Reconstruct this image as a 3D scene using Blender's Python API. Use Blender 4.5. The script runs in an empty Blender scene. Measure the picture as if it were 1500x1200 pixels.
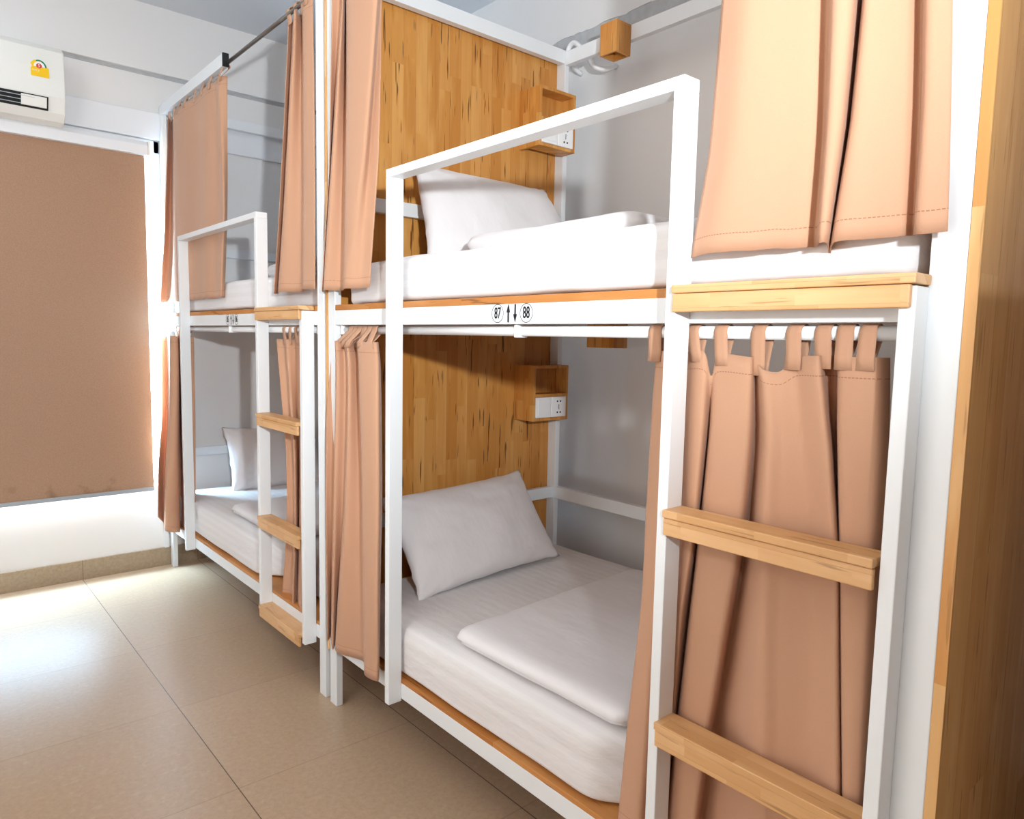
import bpy, bmesh, math, random
from mathutils import Vector, Matrix, noise
random.seed(7)
SC = bpy.context.scene
COL = SC.collection
R = math.radians

# ------------------------------------------------------------------ helpers
def srgb(r, g, b):
    def f(c):
        c /= 255.0
        return c / 12.92 if c <= 0.04045 else ((c + 0.055) / 1.055) ** 2.4
    return (f(r), f(g), f(b), 1.0)

class N:
    def __init__(s, name):
        s.m = bpy.data.materials.new(name); s.m.use_nodes = True
        s.t = s.m.node_tree; s.t.nodes.clear()
        s.out = s.n('ShaderNodeOutputMaterial')
        s.b = s.n('ShaderNodeBsdfPrincipled')
        s.t.links.new(s.b.outputs[0], s.out.inputs[0])
    def n(s, typ, **kw):
        nd = s.t.nodes.new(typ)
        for k, v in kw.items(): setattr(nd, k, v)
        return nd
    def l(s, a, b): s.t.links.new(a, b)
    def put(s, sock, v):
        if isinstance(v, (int, float, tuple, list)): sock.default_value = v
        else: s.l(v, sock)
    def math(s, op, a, b=0.0, c=0.0):
        nd = s.n('ShaderNodeMath', operation=op)
        s.put(nd.inputs[0], a); s.put(nd.inputs[1], b); s.put(nd.inputs[2], c)
        return nd.outputs[0]
    def mix(s, f, a, b, mode='MIX'):
        nd = s.n('ShaderNodeMix', data_type='RGBA', blend_type=mode)
        s.put(nd.inputs[0], f); s.put(nd.inputs[6], a); s.put(nd.inputs[7], b)
        return nd.outputs[2]
    def coord(s, which='Object'):
        return s.n('ShaderNodeTexCoord').outputs[which]
    def sep(s, v):
        nd = s.n('ShaderNodeSeparateXYZ'); s.l(v, nd.inputs[0]); return nd.outputs
    def comb(s, x, y, z):
        nd = s.n('ShaderNodeCombineXYZ')
        for i, v in enumerate((x, y, z)): s.put(nd.inputs[i], v)
        return nd.outputs[0]
    def noise(s, vec, scale, detail=3, rough=.5, out='Fac'):
        nd = s.n('ShaderNodeTexNoise'); s.l(vec, nd.inputs['Vector'])
        nd.inputs['Scale'].default_value = scale; nd.inputs['Detail'].default_value = detail
        nd.inputs['Roughness'].default_value = rough
        return nd.outputs[out]
    def white(s, vec, dim='3D'):
        nd = s.n('ShaderNodeTexWhiteNoise', noise_dimensions=dim); s.l(vec, nd.inputs['Vector'])
        return nd.outputs['Value']
    def ramp(s, fac, stops):
        nd = s.n('ShaderNodeValToRGB'); s.l(fac, nd.inputs[0])
        e = nd.color_ramp.elements
        while len(e) < len(stops): e.new(0.5)
        for i, (p, c) in enumerate(stops):
            e[i].position = p; e[i].color = c if isinstance(c, tuple) else (c, c, c, 1)
        return nd.outputs[0]
    def bump(s, h, strength=.3, dist=.002):
        nd = s.n('ShaderNodeBump'); s.l(h, nd.inputs['Height'])
        nd.inputs['Strength'].default_value = strength; nd.inputs['Distance'].default_value = dist
        s.l(nd.outputs[0], s.b.inputs['Normal'])
    def set(s, color=None, rough=None, spec=None, metal=None):
        if color is not None: s.put(s.b.inputs['Base Color'], color)
        if rough is not None: s.put(s.b.inputs['Roughness'], rough)
        if spec is not None: s.put(s.b.inputs['Specular IOR Level'], spec)
        if metal is not None: s.put(s.b.inputs['Metallic'], metal)
        return s

def plain(name, col, rough=.5, spec=.5, metal=0, nscale=0, namp=.03, bumps=0):
    k = N(name)
    c = col
    if nscale:
        f = k.noise(k.coord(), nscale, 4)
        lo = tuple(x * (1 - namp) for x in col[:3]) + (1,)
        c = k.mix(f, lo, tuple(min(1, x * (1 + namp)) for x in col[:3]) + (1,))
        if bumps: k.bump(k.noise(k.coord(), nscale * 6, 3), bumps, .001)
    k.set(c, rough, spec, metal)
    return k.m

def wood(name, mode, pal, rough=.4, strip=.045, length=.42, crack=.5, spec=.4, seed=0.0):
    """laminated strips; mode 'V' = strips stand upright (across = x+y, along = z), 'Y' = strips run along y"""
    k = N(name)
    s = k.sep(k.coord())
    if mode == 'V':
        ac = k.math('ADD', s[0], s[1]); al = s[2]
    else:
        ac = k.math('ADD', s[0], s[2]); al = s[1]
    ac = k.math('ADD', ac, seed + 5.0)
    idx = k.math('FLOOR', k.math('DIVIDE', ac, strip))
    off = k.white(k.comb(idx, seed, 0.3))
    blk = k.math('FLOOR', k.math('DIVIDE', k.math('ADD', al, k.math('MULTIPLY', off, length)), length))
    rnd = k.white(k.comb(idx, blk, seed))
    base = k.ramp(rnd, [(i / (len(pal) - 1), c) for i, c in enumerate(pal)])
    gv = k.comb(k.math('MULTIPLY', ac, 55), k.math('MULTIPLY', al, 2.2), k.math('MULTIPLY', rnd, 40))
    g = k.noise(gv, 1.0, 5, .6)
    c = k.mix(k.math('MULTIPLY', g, .55), base, k.mix(1.0, base, srgb(190, 140, 95), 'MULTIPLY'))
    gv2 = k.comb(k.math('MULTIPLY', ac, 14), k.math('MULTIPLY', al, 1.4), k.math('MULTIPLY', rnd, 17))
    g2 = k.noise(gv2, 1.0, 4, .55)
    c = k.mix(k.ramp(g2, [(.35, 0.0), (.7, .45)]), c, pal[0])
    g3 = k.noise(k.comb(k.math('MULTIPLY', ac, 22), k.math('MULTIPLY', al, 3.1), k.math('MULTIPLY', rnd, 9)), 1.0, 3, .5)
    c = k.mix(k.ramp(g3, [(.52, 0.0), (.72, .5)]), c, pal[3])
    if crack:
        cv = k.comb(k.math('MULTIPLY', ac, 95), k.math('MULTIPLY', al, 5.5), k.math('MULTIPLY', rnd, 31))
        cr = k.noise(cv, 1.0, 2, .5)
        m = k.ramp(cr, [(.64, 0.0), (.69, crack)])
        c = k.mix(m, c, srgb(70, 34, 8))
    # thin glue lines between strips
    fr = k.math('FRACT', k.math('DIVIDE', ac, strip))
    ln = k.math('LESS_THAN', fr, .025)
    c = k.mix(k.math('MULTIPLY', ln, .3), c, srgb(110, 62, 20))
    k.set(c, rough, spec)
    k.bump(g, .08, .0006)
    return k.m

M = {}
M['steel'] = plain('white_painted_steel', srgb(226, 230, 233), .38, .45, nscale=9, namp=.012)
M['wall'] = plain('wall_paint', srgb(226, 225, 224), .75, .25, nscale=3, namp=.015)
M['wall_grey'] = None
M['ceiling'] = plain('ceiling_paint', srgb(214, 217, 221), .85, .2, nscale=2, namp=.015)
M['plinth'] = plain('white_trim_paint', srgb(228, 231, 235), .5, .4, nscale=5, namp=.015)
M['band'] = plain('grey_plaster_band', srgb(180, 182, 184), .9, .1, nscale=30, namp=.18)
PAL = [srgb(196, 132, 58), srgb(208, 148, 74), srgb(214, 156, 82), srgb(224, 172, 100), srgb(204, 142, 66)]
M['panel'] = wood('rubberwood_panel', 'V', PAL, .34, .052, .5, .8)
PALD = [srgb(128, 78, 30), srgb(150, 98, 44), srgb(160, 108, 54), srgb(168, 116, 60), srgb(140, 88, 36)]
PALN = [srgb(196, 134, 66), srgb(218, 166, 100), srgb(228, 182, 120), srgb(236, 200, 146), srgb(210, 156, 88)]
M['edge'] = wood('wood_edge', 'V', PALN, .45, .2, .35, .3)
PALS = [srgb(208, 162, 110), srgb(216, 172, 120), srgb(222, 180, 130), srgb(228, 188, 140)]
M['step'] = wood('step_wood', 'Y', PALS, .42, .034, .16, .4)
M['side'] = wood('varnished_side_board', 'V', [srgb(206, 154, 88), srgb(214, 162, 96), srgb(220, 170, 104), srgb(226, 178, 112)], .26, .075, 1.2, .35, spec=.8, seed=3.1)
M['box'] = wood('box_wood', 'V', PAL, .4, .04, .3, .4, seed=1.7)
M['deck'] = wood('deck_plywood', 'Y', [srgb(170, 108, 46), srgb(184, 122, 58), srgb(196, 134, 70), srgb(206, 148, 86)], .5, .5, .5, .6)

def fabric():
    k = N('peach_curtain_cloth')
    uv = k.sep(k.coord('UV'))
    o = k.coord()
    n1 = k.noise(o, 900, 2)
    c = k.mix(n1, srgb(194, 150, 121), srgb(204, 160, 131))
    def line(sock, at, w):
        return k.math('LESS_THAN', k.math('ABSOLUTE', k.math('SUBTRACT', sock, at)), w)
    st = k.math('MAXIMUM', line(uv[0], .032, .0009), line(uv[1], .034, .0009))
    dash = k.math('GREATER_THAN', k.math('FRACT', k.math('MULTIPLY', k.sep(o)[1], 160)), .3)
    c = k.mix(k.math('MULTIPLY', k.math('MULTIPLY', st, dash), .55), c, srgb(120, 70, 48))
    k.set(c, .85, .15)
    k.b.inputs['Sheen Weight'].default_value = .2
    k.b.inputs['Sheen Roughness'].default_value = .4
    h = k.math('ADD', k.math('MULTIPLY', n1, .4), k.noise(o, 9, 3))
    k.bump(h, .25, .004)
    # thin cloth lets some light through
    tr = k.n('ShaderNodeBsdfTranslucent'); tr.inputs[0].default_value = srgb(214, 128, 72)
    mx = k.n('ShaderNodeMixShader'); mx.inputs[0].default_value = .13
    k.l(k.b.outputs[0], mx.inputs[1]); k.l(tr.outputs[0], mx.inputs[2]); k.l(mx.outputs[0], k.out.inputs[0])
    return k.m
M['curtain'] = fabric()

def sheet(name, col, wr=.5, stripes=True):
    k = N(name)
    o = k.coord(); s = k.sep(o)
    h = k.noise(k.comb(k.math('MULTIPLY', s[0], 3.5), k.math('MULTIPLY', s[1], 1.6), k.math('MULTIPLY', s[2], 5)), 2.6, 4, .55)
    c = col
    if stripes:
        fr = k.math('FRACT', k.math('MULTIPLY', k.math('ADD', s[0], s[2]), 26))
        stp = k.math('LESS_THAN', fr, .5)
        c = k.mix(stp, col, tuple(x * .962 for x in col[:3]) + (1,))
    k.set(c, .68, .25)
    k.b.inputs['Sheen Weight'].default_value = .2
    k.bump(h, wr, .02)
    return k.m
M['sheet'] = sheet('white_striped_sheet', srgb(224, 222, 223), .35)
M['pillow'] = sheet('pillow_cotton', srgb(228, 225, 226), .3, False)
M['duvet'] = sheet('duvet_cotton', srgb(228, 226, 228), .2, False)

def floor_mat():
    k = N('granite_floor_tiles')
    o = k.coord(); s = k.sep(o)
    tx = k.math('DIVIDE', k.math('ADD', s[0], 60.4481), .6)
    ty = k.math('DIVIDE', k.math('SUBTRACT', k.math('ADD', s[1], 60.0), 1.546), .6)
    fx = k.math('FRACT', tx); fy = k.math('FRACT', ty)
    def edge(f, w):
        return k.math('MAXIMUM', k.math('LESS_THAN', f, w), k.math('GREATER_THAN', f, 1 - w))
    gx = edge(fx, .0026); gy = edge(fy, .0022)
    rnd = k.white(k.comb(k.math('FLOOR', tx), k.math('FLOOR', ty), 1.0))
    base = k.mix(rnd, srgb(176, 151, 124), srgb(184, 159, 132))
    sp = k.noise(o, 60, 9, .85)
    c = k.mix(k.ramp(sp, [(.40, .45), (.55, 0.0)]), base, srgb(158, 132, 108))
    sp2 = k.noise(o, 240, 4, .8)
    c = k.mix(k.ramp(sp2, [(.66, 0.0), (.74, .4)]), c, srgb(120, 88, 64))
    sp3 = k.noise(o, 40, 2, .6)
    c = k.mix(k.ramp(sp3, [(.55, 0.0), (.8, .35)]), c, srgb(198, 178, 152))
    c = k.mix(k.math('MULTIPLY', gy, .45), c, srgb(120, 96, 76))
    c = k.mix(k.math('MULTIPLY', gx, .9), c, srgb(60, 46, 38))
    k.set(c, k.math('ADD', k.math('MULTIPLY', sp, .08), .31), .5)
    return k.m
M['floor'] = floor_mat()

def skirting_mat():
    k = N('granite_skirting')
    o = k.coord()
    sp = k.noise(o, 70, 4, .7)
    c = k.mix(sp, srgb(122, 104, 84), srgb(176, 156, 130))
    jx = k.math('LESS_THAN', k.math('FRACT', k.math('DIVIDE', k.math('ADD', k.sep(o)[0], 60.4481), .6)), .005)
    c = k.mix(k.math('MULTIPLY', jx, .7), c, srgb(80, 66, 54))
    k.set(c, .4, .4); return k.m
M['skirting'] = skirting_mat()

def blind_mat():
    k = N('brown_blind_fabric')
    o = k.coord(); s = k.sep(o)
    n1 = k.noise(o, 260, 3, .7)
    n2 = k.noise(k.comb(k.math('MULTIPLY', s[0], 4), s[1], s[2]), 120, 3, .6)
    c = k.mix(n1, srgb(140, 108, 86), srgb(190, 156, 132))
    c = k.mix(k.math('MULTIPLY', n2, .5), c, srgb(158, 124, 100))
    st = k.noise(o, 7.5, 3, .6)
    low = k.ramp(s[2], [(.46, 1.0), (.62, 0.0)])
    c = k.mix(k.math('MULTIPLY', k.ramp(st, [(.56, 0.0), (.66, .5)]), low), c, srgb(92, 60, 42))
    k.set(c, .9, .1)
    tr = k.n('ShaderNodeBsdfTranslucent'); tr.inputs[0].default_value = srgb(190, 130, 96)
    mx = k.n('ShaderNodeMixShader'); mx.inputs[0].default_value = .0
    k.l(k.b.outputs[0], mx.inputs[1]); k.l(tr.outputs[0], mx.inputs[2]); k.l(mx.outputs[0], k.out.inputs[0])
    return k.m
M['blind'] = blind_mat()
M['alu'] = plain('blind_rail_aluminium', srgb(170, 178, 186), .35, .5, .3)
M['ac'] = plain('aircon_plastic', srgb(226, 227, 222), .4, .4, nscale=4, namp=.01)
M['dark'] = plain('dark_slot', srgb(34, 34, 32), .6, .2)
M['ink'] = plain('black_vinyl', srgb(14, 16, 18), .5, .3)
M['cap'] = plain('black_plastic', srgb(22, 24, 26), .5, .4)
M['chrome'] = plain('brushed_steel_rod', srgb(120, 112, 104), .3, .5, .85)
M['plastic'] = plain('white_plastic', srgb(238, 239, 240), .35, .45)
M['rod'] = plain('white_rod_paint', srgb(236, 238, 240), .3, .5)
M['yellow'] = plain('sticker_yellow', srgb(238, 192, 24), .4, .3)
M['green'] = plain('sticker_green', srgb(20, 132, 92), .4, .3)
M['red'] = plain('sticker_red', srgb(206, 60, 52), .4, .3)
M['alu_white'] = plain('window_frame_white', srgb(232, 236, 240), .4, .4)

def glass_mat():
    k = N('window_glass')
    tr = k.n('ShaderNodeBsdfTransparent'); tr.inputs[0].default_value = (.93, .96, .97, 1)
    gl = k.n('ShaderNodeBsdfGlossy'); gl.inputs['Roughness'].default_value = .02
    mx = k.n('ShaderNodeMixShader'); mx.inputs[0].default_value = .06
    k.l(tr.outputs[0], mx.inputs[1]); k.l(gl.outputs[0], mx.inputs[2]); k.l(mx.outputs[0], k.out.inputs[0])
    return k.m
M['glass'] = glass_mat()

# ------------------------------------------------------------------ mesh helpers
def link(name, me, mat, parent=None, smooth=False):
    o = bpy.data.objects.new(name, me); COL.objects.link(o)
    if mat is not None: me.materials.append(mat)
    if smooth:
        for p in me.polygons: p.use_smooth = True
    if parent is not None: o.parent = parent
    return o

class B:
    def __init__(s): s.bm = bmesh.new()
    def box(s, x0, x1, y0, y1, z0, z1):
        c = [s.bm.verts.new((x, y, z)) for x in (x0, x1) for y in (y0, y1) for z in (z0, z1)]
        for f in ((0, 1, 3, 2), (4, 6, 7, 5), (0, 4, 5, 1), (2, 3, 7, 6), (0, 2, 6, 4), (1, 5, 7, 3)):
            s.bm.faces.new([c[i] for i in f])
        return s
    def tube(s, p0, p1, r, n=16, cap=True, r2=None):
        p0, p1 = Vector(p0), Vector(p1); d = (p1 - p0).normalized()
        a = d.orthogonal().normalized(); b = d.cross(a); r2 = r if r2 is None else r2
        R0 = [s.bm.verts.new(p0 + (a * math.cos(2 * math.pi * i / n) + b * math.sin(2 * math.pi * i / n)) * r) for i in range(n)]
        R1 = [s.bm.verts.new(p1 + (a * math.cos(2 * math.pi * i / n) + b * math.sin(2 * math.pi * i / n)) * r2) for i in range(n)]
        for i in range(n): s.bm.faces.new((R0[i], R0[(i + 1) % n], R1[(i + 1) % n], R1[i]))
        if cap: s.bm.faces.new(R0[::-1]); s.bm.faces.new(R1)
        return s
    def path(s, pts, r, n=12):
        pts = [Vector(p) for p in pts]; rings = []
        up = Vector((0.13, 0.3, 0.94))
        for i, p in enumerate(pts):
            d = (pts[min(i + 1, len(pts) - 1)] - pts[max(i - 1, 0)]).normalized()
            a = d.cross(up).normalized(); b = d.cross(a)
            rings.append([s.bm.verts.new(p + (a * math.cos(2 * math.pi * k / n) + b * math.sin(2 * math.pi * k / n)) * r) for k in range(n)])
        for q in range(len(rings) - 1):
            for i in range(n): s.bm.faces.new((rings[q][i], rings[q][(i + 1) % n], rings[q + 1][(i + 1) % n], rings[q + 1][i]))
        s.bm.faces.new(rings[0][::-1]); s.bm.faces.new(rings[-1])
        return s
    def prism(s, pts, axis, a, b):
        """pts = 2D outline in the plane across `axis`"""
        def P(u, v, w):
            return {'x': (w, u, v), 'y': (u, w, v), 'z': (u, v, w)}[axis]
        A = [s.bm.verts.new(P(u, v, a)) for u, v in pts]; Bv = [s.bm.verts.new(P(u, v, b)) for u, v in pts]
        n = len(pts)
        for i in range(n): s.bm.faces.new((A[i], A[(i + 1) % n], Bv[(i + 1) % n], Bv[i]))
        s.bm.faces.new(A[::-1]); s.bm.faces.new(Bv)
        return s
    def make(s, name, mat, parent=None, bevel=0, seg=2, smooth=False):
        bmesh.ops.recalc_face_normals(s.bm, faces=s.bm.faces)
        if bevel:
            es = [e for e in s.bm.edges if len(e.link_faces) == 2 and e.calc_face_angle(0) > R(40)]
            bmesh.ops.bevel(s.bm, geom=es, offset=bevel, segments=seg, affect='EDGES', profile=.5)
        me = bpy.data.meshes.new(name); s.bm.to_mesh(me); s.bm.free()
        return link(name, me, mat, parent, smooth)

def box(name, mat, parent, x0, x1, y0, y1, z0, z1, bevel=.0012):
    return B().box(x0, x1, y0, y1, z0, z1).make(name, mat, parent, bevel)

def thing(name, label, cat, loc=(0, 0, 0), group=None):
    o = bpy.data.objects.new(name, None); COL.objects.link(o); o.location = loc
    o.empty_display_size = .1
    o['label'] = label; o['category'] = cat
    if group: o['group'] = group
    return o
def tag(o, label, cat, group=None):
    o['label'] = label; o['category'] = cat
    if group: o['group'] = group
    return o
def struct(name, bld, mat, bevel=0):
    o = bld.make(name, mat, None, bevel); o['kind'] = 'structure'; return o

def cr(p0, p1, p2, p3, t):
    return .5 * ((2 * p1) + (-p0 + p2) * t + (2 * p0 - 5 * p1 + 4 * p2 - p3) * t * t + (-p0 + 3 * p1 - 3 * p2 + p3) * t ** 3)
def crlist(a, t, tens=.75):
    i = min(int(t), len(a) - 2); f = t - i
    p1, p2 = a[i], a[i + 1]
    p0 = a[i - 1] if i > 0 else p1 + (p1 - p2) * .6
    p3 = a[i + 2] if i + 2 < len(a) else p2 + (p2 - p1) * .6
    return p1 + (p2 - p1) * f if tens == 0 else cr(p0, p1, p2, p3, f) * tens + (p1 + (p2 - p1) * f) * (1 - tens)

CUR = {}
CUR['low_near']=([1.335, 1.28, 1.18, 1.0, 0.8, 0.55, 0.28],[
   [(0.04, -1.3619), (0.0368, -1.3626), (0.0299, -1.364), (0.0248, -1.364), (0.0199, -1.3648), (0.0119, -1.348), (0.01, -1.3298)] ,
   [(0.008, -1.4273), (0.008, -1.4252), (0.008, -1.4218), (0.008, -1.4182), (0.008, -1.4111), (0.008, -1.4005), (0.008, -1.3889)] ,
   [(0.07, -1.4128), (0.07, -1.414), (0.07, -1.4161), (0.07, -1.42), (0.07, -1.4319), (0.07, -1.4098), (0.07, -1.3859)] ,
   [(0.025, -1.454), (0.025, -1.454), (0.025, -1.4541), (0.025, -1.4546), (0.025, -1.4514), (0.025, -1.4464), (0.025, -1.4412)] ,
   [(0.012, -1.4989), (0.012, -1.4998), (0.012, -1.5006), (0.012, -1.4936), (0.012, -1.4725), (0.012, -1.4622), (0.012, -1.4524)] ,
   [(0.02, -1.5106), (0.0311, -1.5037), (0.0518, -1.4909), (0.07, -1.4671), (0.07, -1.4516), (0.07, -1.4323), (0.07, -1.4113)] ,
   [(0.018, -1.5282), (0.018, -1.526), (0.018, -1.5218), (0.018, -1.511), (0.018, -1.4952), (0.018, -1.4734), (0.018, -1.4522)] ,
   [(0.013, -1.5939), (0.013, -1.5957), (0.013, -1.5978), (0.013, -1.5908), (0.013, -1.5681), (0.013, -1.5386), (0.013, -1.5148)] ,
   [(0.04, -1.589), (0.0482, -1.5882), (0.0615, -1.5859), (0.07, -1.5752), (0.07, -1.5537), (0.07, -1.5268), (0.07, -1.5014)] ,
   [(0.012, -1.6197), (0.012, -1.6284), (0.012, -1.6383), (0.012, -1.6374), (0.012, -1.643), (0.012, -1.6518), (0.012, -1.6562)] ,
   [(0.022, -1.6489), (0.022, -1.654), (0.022, -1.6626), (0.022, -1.6722), (0.022, -1.6788), (0.022, -1.6917), (0.022, -1.6974)] ,
   [(0.032, -1.672), (0.032, -1.6794), (0.032, -1.6952), (0.032, -1.7205), (0.032, -1.7317), (0.032, -1.7449), (0.032, -1.7494)] ,
   [(0.012, -1.7212), (0.012, -1.7304), (0.012, -1.7487), (0.012, -1.7742), (0.012, -1.7888), (0.012, -1.806), (0.012, -1.8088)] ,
   [(0.0502, -1.7151), (0.0595, -1.7197), (0.0713, -1.7298), (0.075, -1.7492), (0.075, -1.7644), (0.075, -1.7818), (0.075, -1.7876)] ,
   [(0.0553, -1.736), (0.0622, -1.7355), (0.0714, -1.738), (0.075, -1.7519), (0.075, -1.7665), (0.075, -1.7838), (0.075, -1.7896)] ,
   [(0.014, -1.7592), (0.014, -1.7626), (0.014, -1.769), (0.014, -1.7823), (0.014, -1.797), (0.014, -1.8142), (0.014, -1.8168)] ,
   [(0.014, -1.8152), (0.014, -1.8183), (0.014, -1.8222), (0.014, -1.8246), (0.014, -1.8293), (0.014, -1.8369), (0.014, -1.8376)] ,
   [(0.045, -1.8233), (0.045, -1.8268), (0.045, -1.8315), (0.045, -1.8352), (0.045, -1.8378), (0.045, -1.841), (0.045, -1.8414)] ,
])
CUR['low_far']=([1.335, 1.27, 1.1, 0.8, 0.5, 0.255],[
   [(0.008, 0.0296), (0.0005, 0.0307), (-0.019, 0.028), (-0.03, 0.0162), (-0.03, 0.0115), (-0.03, 0.0076)] ,
   [(0.033, 0.0735), (0.0255, 0.0497), (0.0061, 0.0158), (-0.005, 0.0069), (-0.005, 0.0237), (-0.005, 0.0374)] ,
   [(-0.008, -0.0232), (-0.0161, -0.046), (-0.0354, -0.0752), (-0.046, -0.081), (-0.046, -0.0725), (-0.046, -0.0655)] ,
   [(0.023, -0.0219), (0.0149, -0.0493), (-0.0044, -0.0857), (-0.015, -0.0892), (-0.015, -0.0551), (-0.015, -0.0273)] ,
   [(-0.008, -0.1011), (-0.0167, -0.1292), (-0.0358, -0.1644), (-0.046, -0.1657), (-0.046, -0.1295), (-0.046, -0.0999)] ,
   [(0.033, -0.0904), (0.0245, -0.1203), (0.0053, -0.1655), (-0.005, -0.195), (-0.005, -0.2022), (-0.005, -0.2081)] ,
   [(-0.014, -0.1923), (-0.0234, -0.2224), (-0.0422, -0.2646), (-0.052, -0.2904), (-0.052, -0.2974), (-0.052, -0.3031)] ,
   [(-0.008, -0.2978), (-0.0181, -0.3225), (-0.0367, -0.3567), (-0.046, -0.3753), (-0.046, -0.3735), (-0.046, -0.3721)] ,
   [(0.033, -0.2371), (0.0233, -0.2693), (0.0047, -0.3107), (-0.005, -0.327), (-0.005, -0.3184), (-0.005, -0.3114)] ,
])
CUR['up_far']=([2.535, 2.2, 1.9, 1.7, 1.505],[
   [(-0.03, -0.0559), (-0.03, -0.0379), (-0.03, -0.0216), (-0.03, 0.0082), (-0.03, 0.0372)] ,
   [(-0.005, -0.0801), (-0.005, -0.0272), (-0.005, 0.0201), (-0.005, 0.0498), (-0.005, 0.0788)] ,
   [(-0.047, -0.1735), (-0.047, -0.1254), (-0.047, -0.0823), (-0.047, -0.0501), (-0.047, -0.0186)] ,
   [(-0.005, -0.1025), (-0.005, -0.096), (-0.005, -0.0901), (-0.005, -0.077), (-0.005, -0.0641)] ,
   [(-0.057, -0.2144), (-0.057, -0.2067), (-0.057, -0.1997), (-0.057, -0.1877), (-0.057, -0.1747)] ,
   [(-0.057, -0.4056), (-0.057, -0.3534), (-0.057, -0.3017), (-0.057, -0.2536), (-0.057, -0.2027)] ,
   [(-0.03, -0.3762), (-0.03, -0.3333), (-0.03, -0.2933), (-0.03, -0.2657), (-0.03, -0.2384)] ,
   [(-0.02, -0.356), (-0.02, -0.3428), (-0.02, -0.3308), (-0.02, -0.3055), (-0.02, -0.2762)] ,
])
CUR['up_near']=([2.535, 2.2, 1.95, 1.7, 1.515],[
   [(-0.005, -1.5212), (-0.005, -1.5212), (-0.005, -1.5134), (-0.005, -1.5004), (-0.005, -1.4718)] ,
   [(-0.03, -1.5992), (-0.03, -1.5992), (-0.03, -1.589), (-0.03, -1.5717), (-0.03, -1.5368)] ,
   [(-0.008, -1.6736), (-0.008, -1.6736), (-0.008, -1.6785), (-0.008, -1.6878), (-0.008, -1.6823)] ,
   [(0.012, -1.6992), (0.012, -1.6992), (0.012, -1.7029), (0.012, -1.7098), (0.012, -1.7062)] ,
   [(-0.04, -1.7348), (-0.04, -1.7348), (-0.04, -1.7367), (-0.04, -1.7416), (-0.04, -1.7384)] ,
   [(-0.03, -1.7652), (-0.03, -1.7652), (-0.03, -1.7635), (-0.03, -1.7585), (-0.03, -1.7461)] ,
   [(0.03, -1.7536), (0.03, -1.7536), (0.03, -1.7497), (0.03, -1.7413), (0.03, -1.7228)] ,
   [(-0.03, -1.7876), (-0.03, -1.7876), (-0.03, -1.7848), (-0.03, -1.776), (-0.03, -1.7568)] ,
   [(-0.02, -1.8068), (-0.02, -1.8068), (-0.02, -1.8083), (-0.02, -1.8133), (-0.02, -1.8042)] ,
   [(-0.008, -1.8276), (-0.008, -1.8276), (-0.008, -1.8303), (-0.008, -1.8405), (-0.008, -1.8473)] ,
   [(0.012, -1.839), (0.012, -1.839), (0.012, -1.8425), (0.012, -1.8552), (0.012, -1.8579)] ,
   [(-0.035, -1.8648), (-0.035, -1.8648), (-0.035, -1.8667), (-0.035, -1.8787), (-0.035, -1.8802)] ,
   [(-0.028, -1.894), (-0.028, -1.894), (-0.028, -1.8956), (-0.028, -1.9091), (-0.028, -1.9177)] ,
])
CUR['b2_up_near']=([2.535, 2.2, 1.9, 1.7, 1.52],[
   [(0.02, 0.4056), (0.02, 0.4515), (0.02, 0.4986), (0.02, 0.539), (0.02, 0.5754)] ,
   [(0.045, 0.4276), (0.045, 0.4722), (0.045, 0.5188), (0.045, 0.5588), (0.045, 0.5948)] ,
   [(0.004, 0.3106), (0.004, 0.3556), (0.004, 0.4004), (0.004, 0.4394), (0.004, 0.4744)] ,
   [(0.045, 0.3431), (0.045, 0.3502), (0.045, 0.3566), (0.045, 0.3608), (0.045, 0.3645)] ,
   [(0.0, 0.226), (0.0, 0.2334), (0.0, 0.24), (0.0, 0.2438), (0.0, 0.2472)] ,
   [(0.004, 0.162), (0.004, 0.1598), (0.004, 0.158), (0.004, 0.158), (0.004, 0.158)] ,
])
CUR['b2_up_far']=([2.497, 2.2, 1.9, 1.7, 1.52],[
   [(0.0, 1.9086), (-0.0124, 1.9121), (-0.0258, 1.9359), (-0.0343, 1.9682), (-0.04, 1.9973)] ,
   [(0.04, 1.9914), (0.0269, 1.97), (0.0139, 1.966), (0.0055, 1.9756), (0.0, 1.9843)] ,
   [(0.004, 1.7851), (0.004, 1.8117), (0.004, 1.835), (0.004, 1.8475), (0.004, 1.8587)] ,
   [(-0.004, 1.6063), (-0.004, 1.6309), (-0.004, 1.6557), (-0.004, 1.6722), (-0.004, 1.6871)] ,
   [(0.008, 1.4631), (0.008, 1.4852), (0.008, 1.5075), (0.008, 1.5221), (0.008, 1.5353)] ,
   [(-0.004, 1.2731), (-0.004, 1.293), (-0.004, 1.3133), (-0.004, 1.3272), (-0.004, 1.3397)] ,
   [(0.008, 1.1736), (0.008, 1.1841), (0.008, 1.1983), (0.008, 1.2199), (0.008, 1.2394)] ,
   [(-0.004, 1.1044), (-0.004, 1.0847), (-0.004, 1.0726), (-0.004, 1.1075), (-0.004, 1.139)] ,
   [(0.02, 1.0618), (0.02, 1.0784), (0.02, 1.0985), (0.02, 1.1276), (0.02, 1.1538)] ,
])
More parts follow.
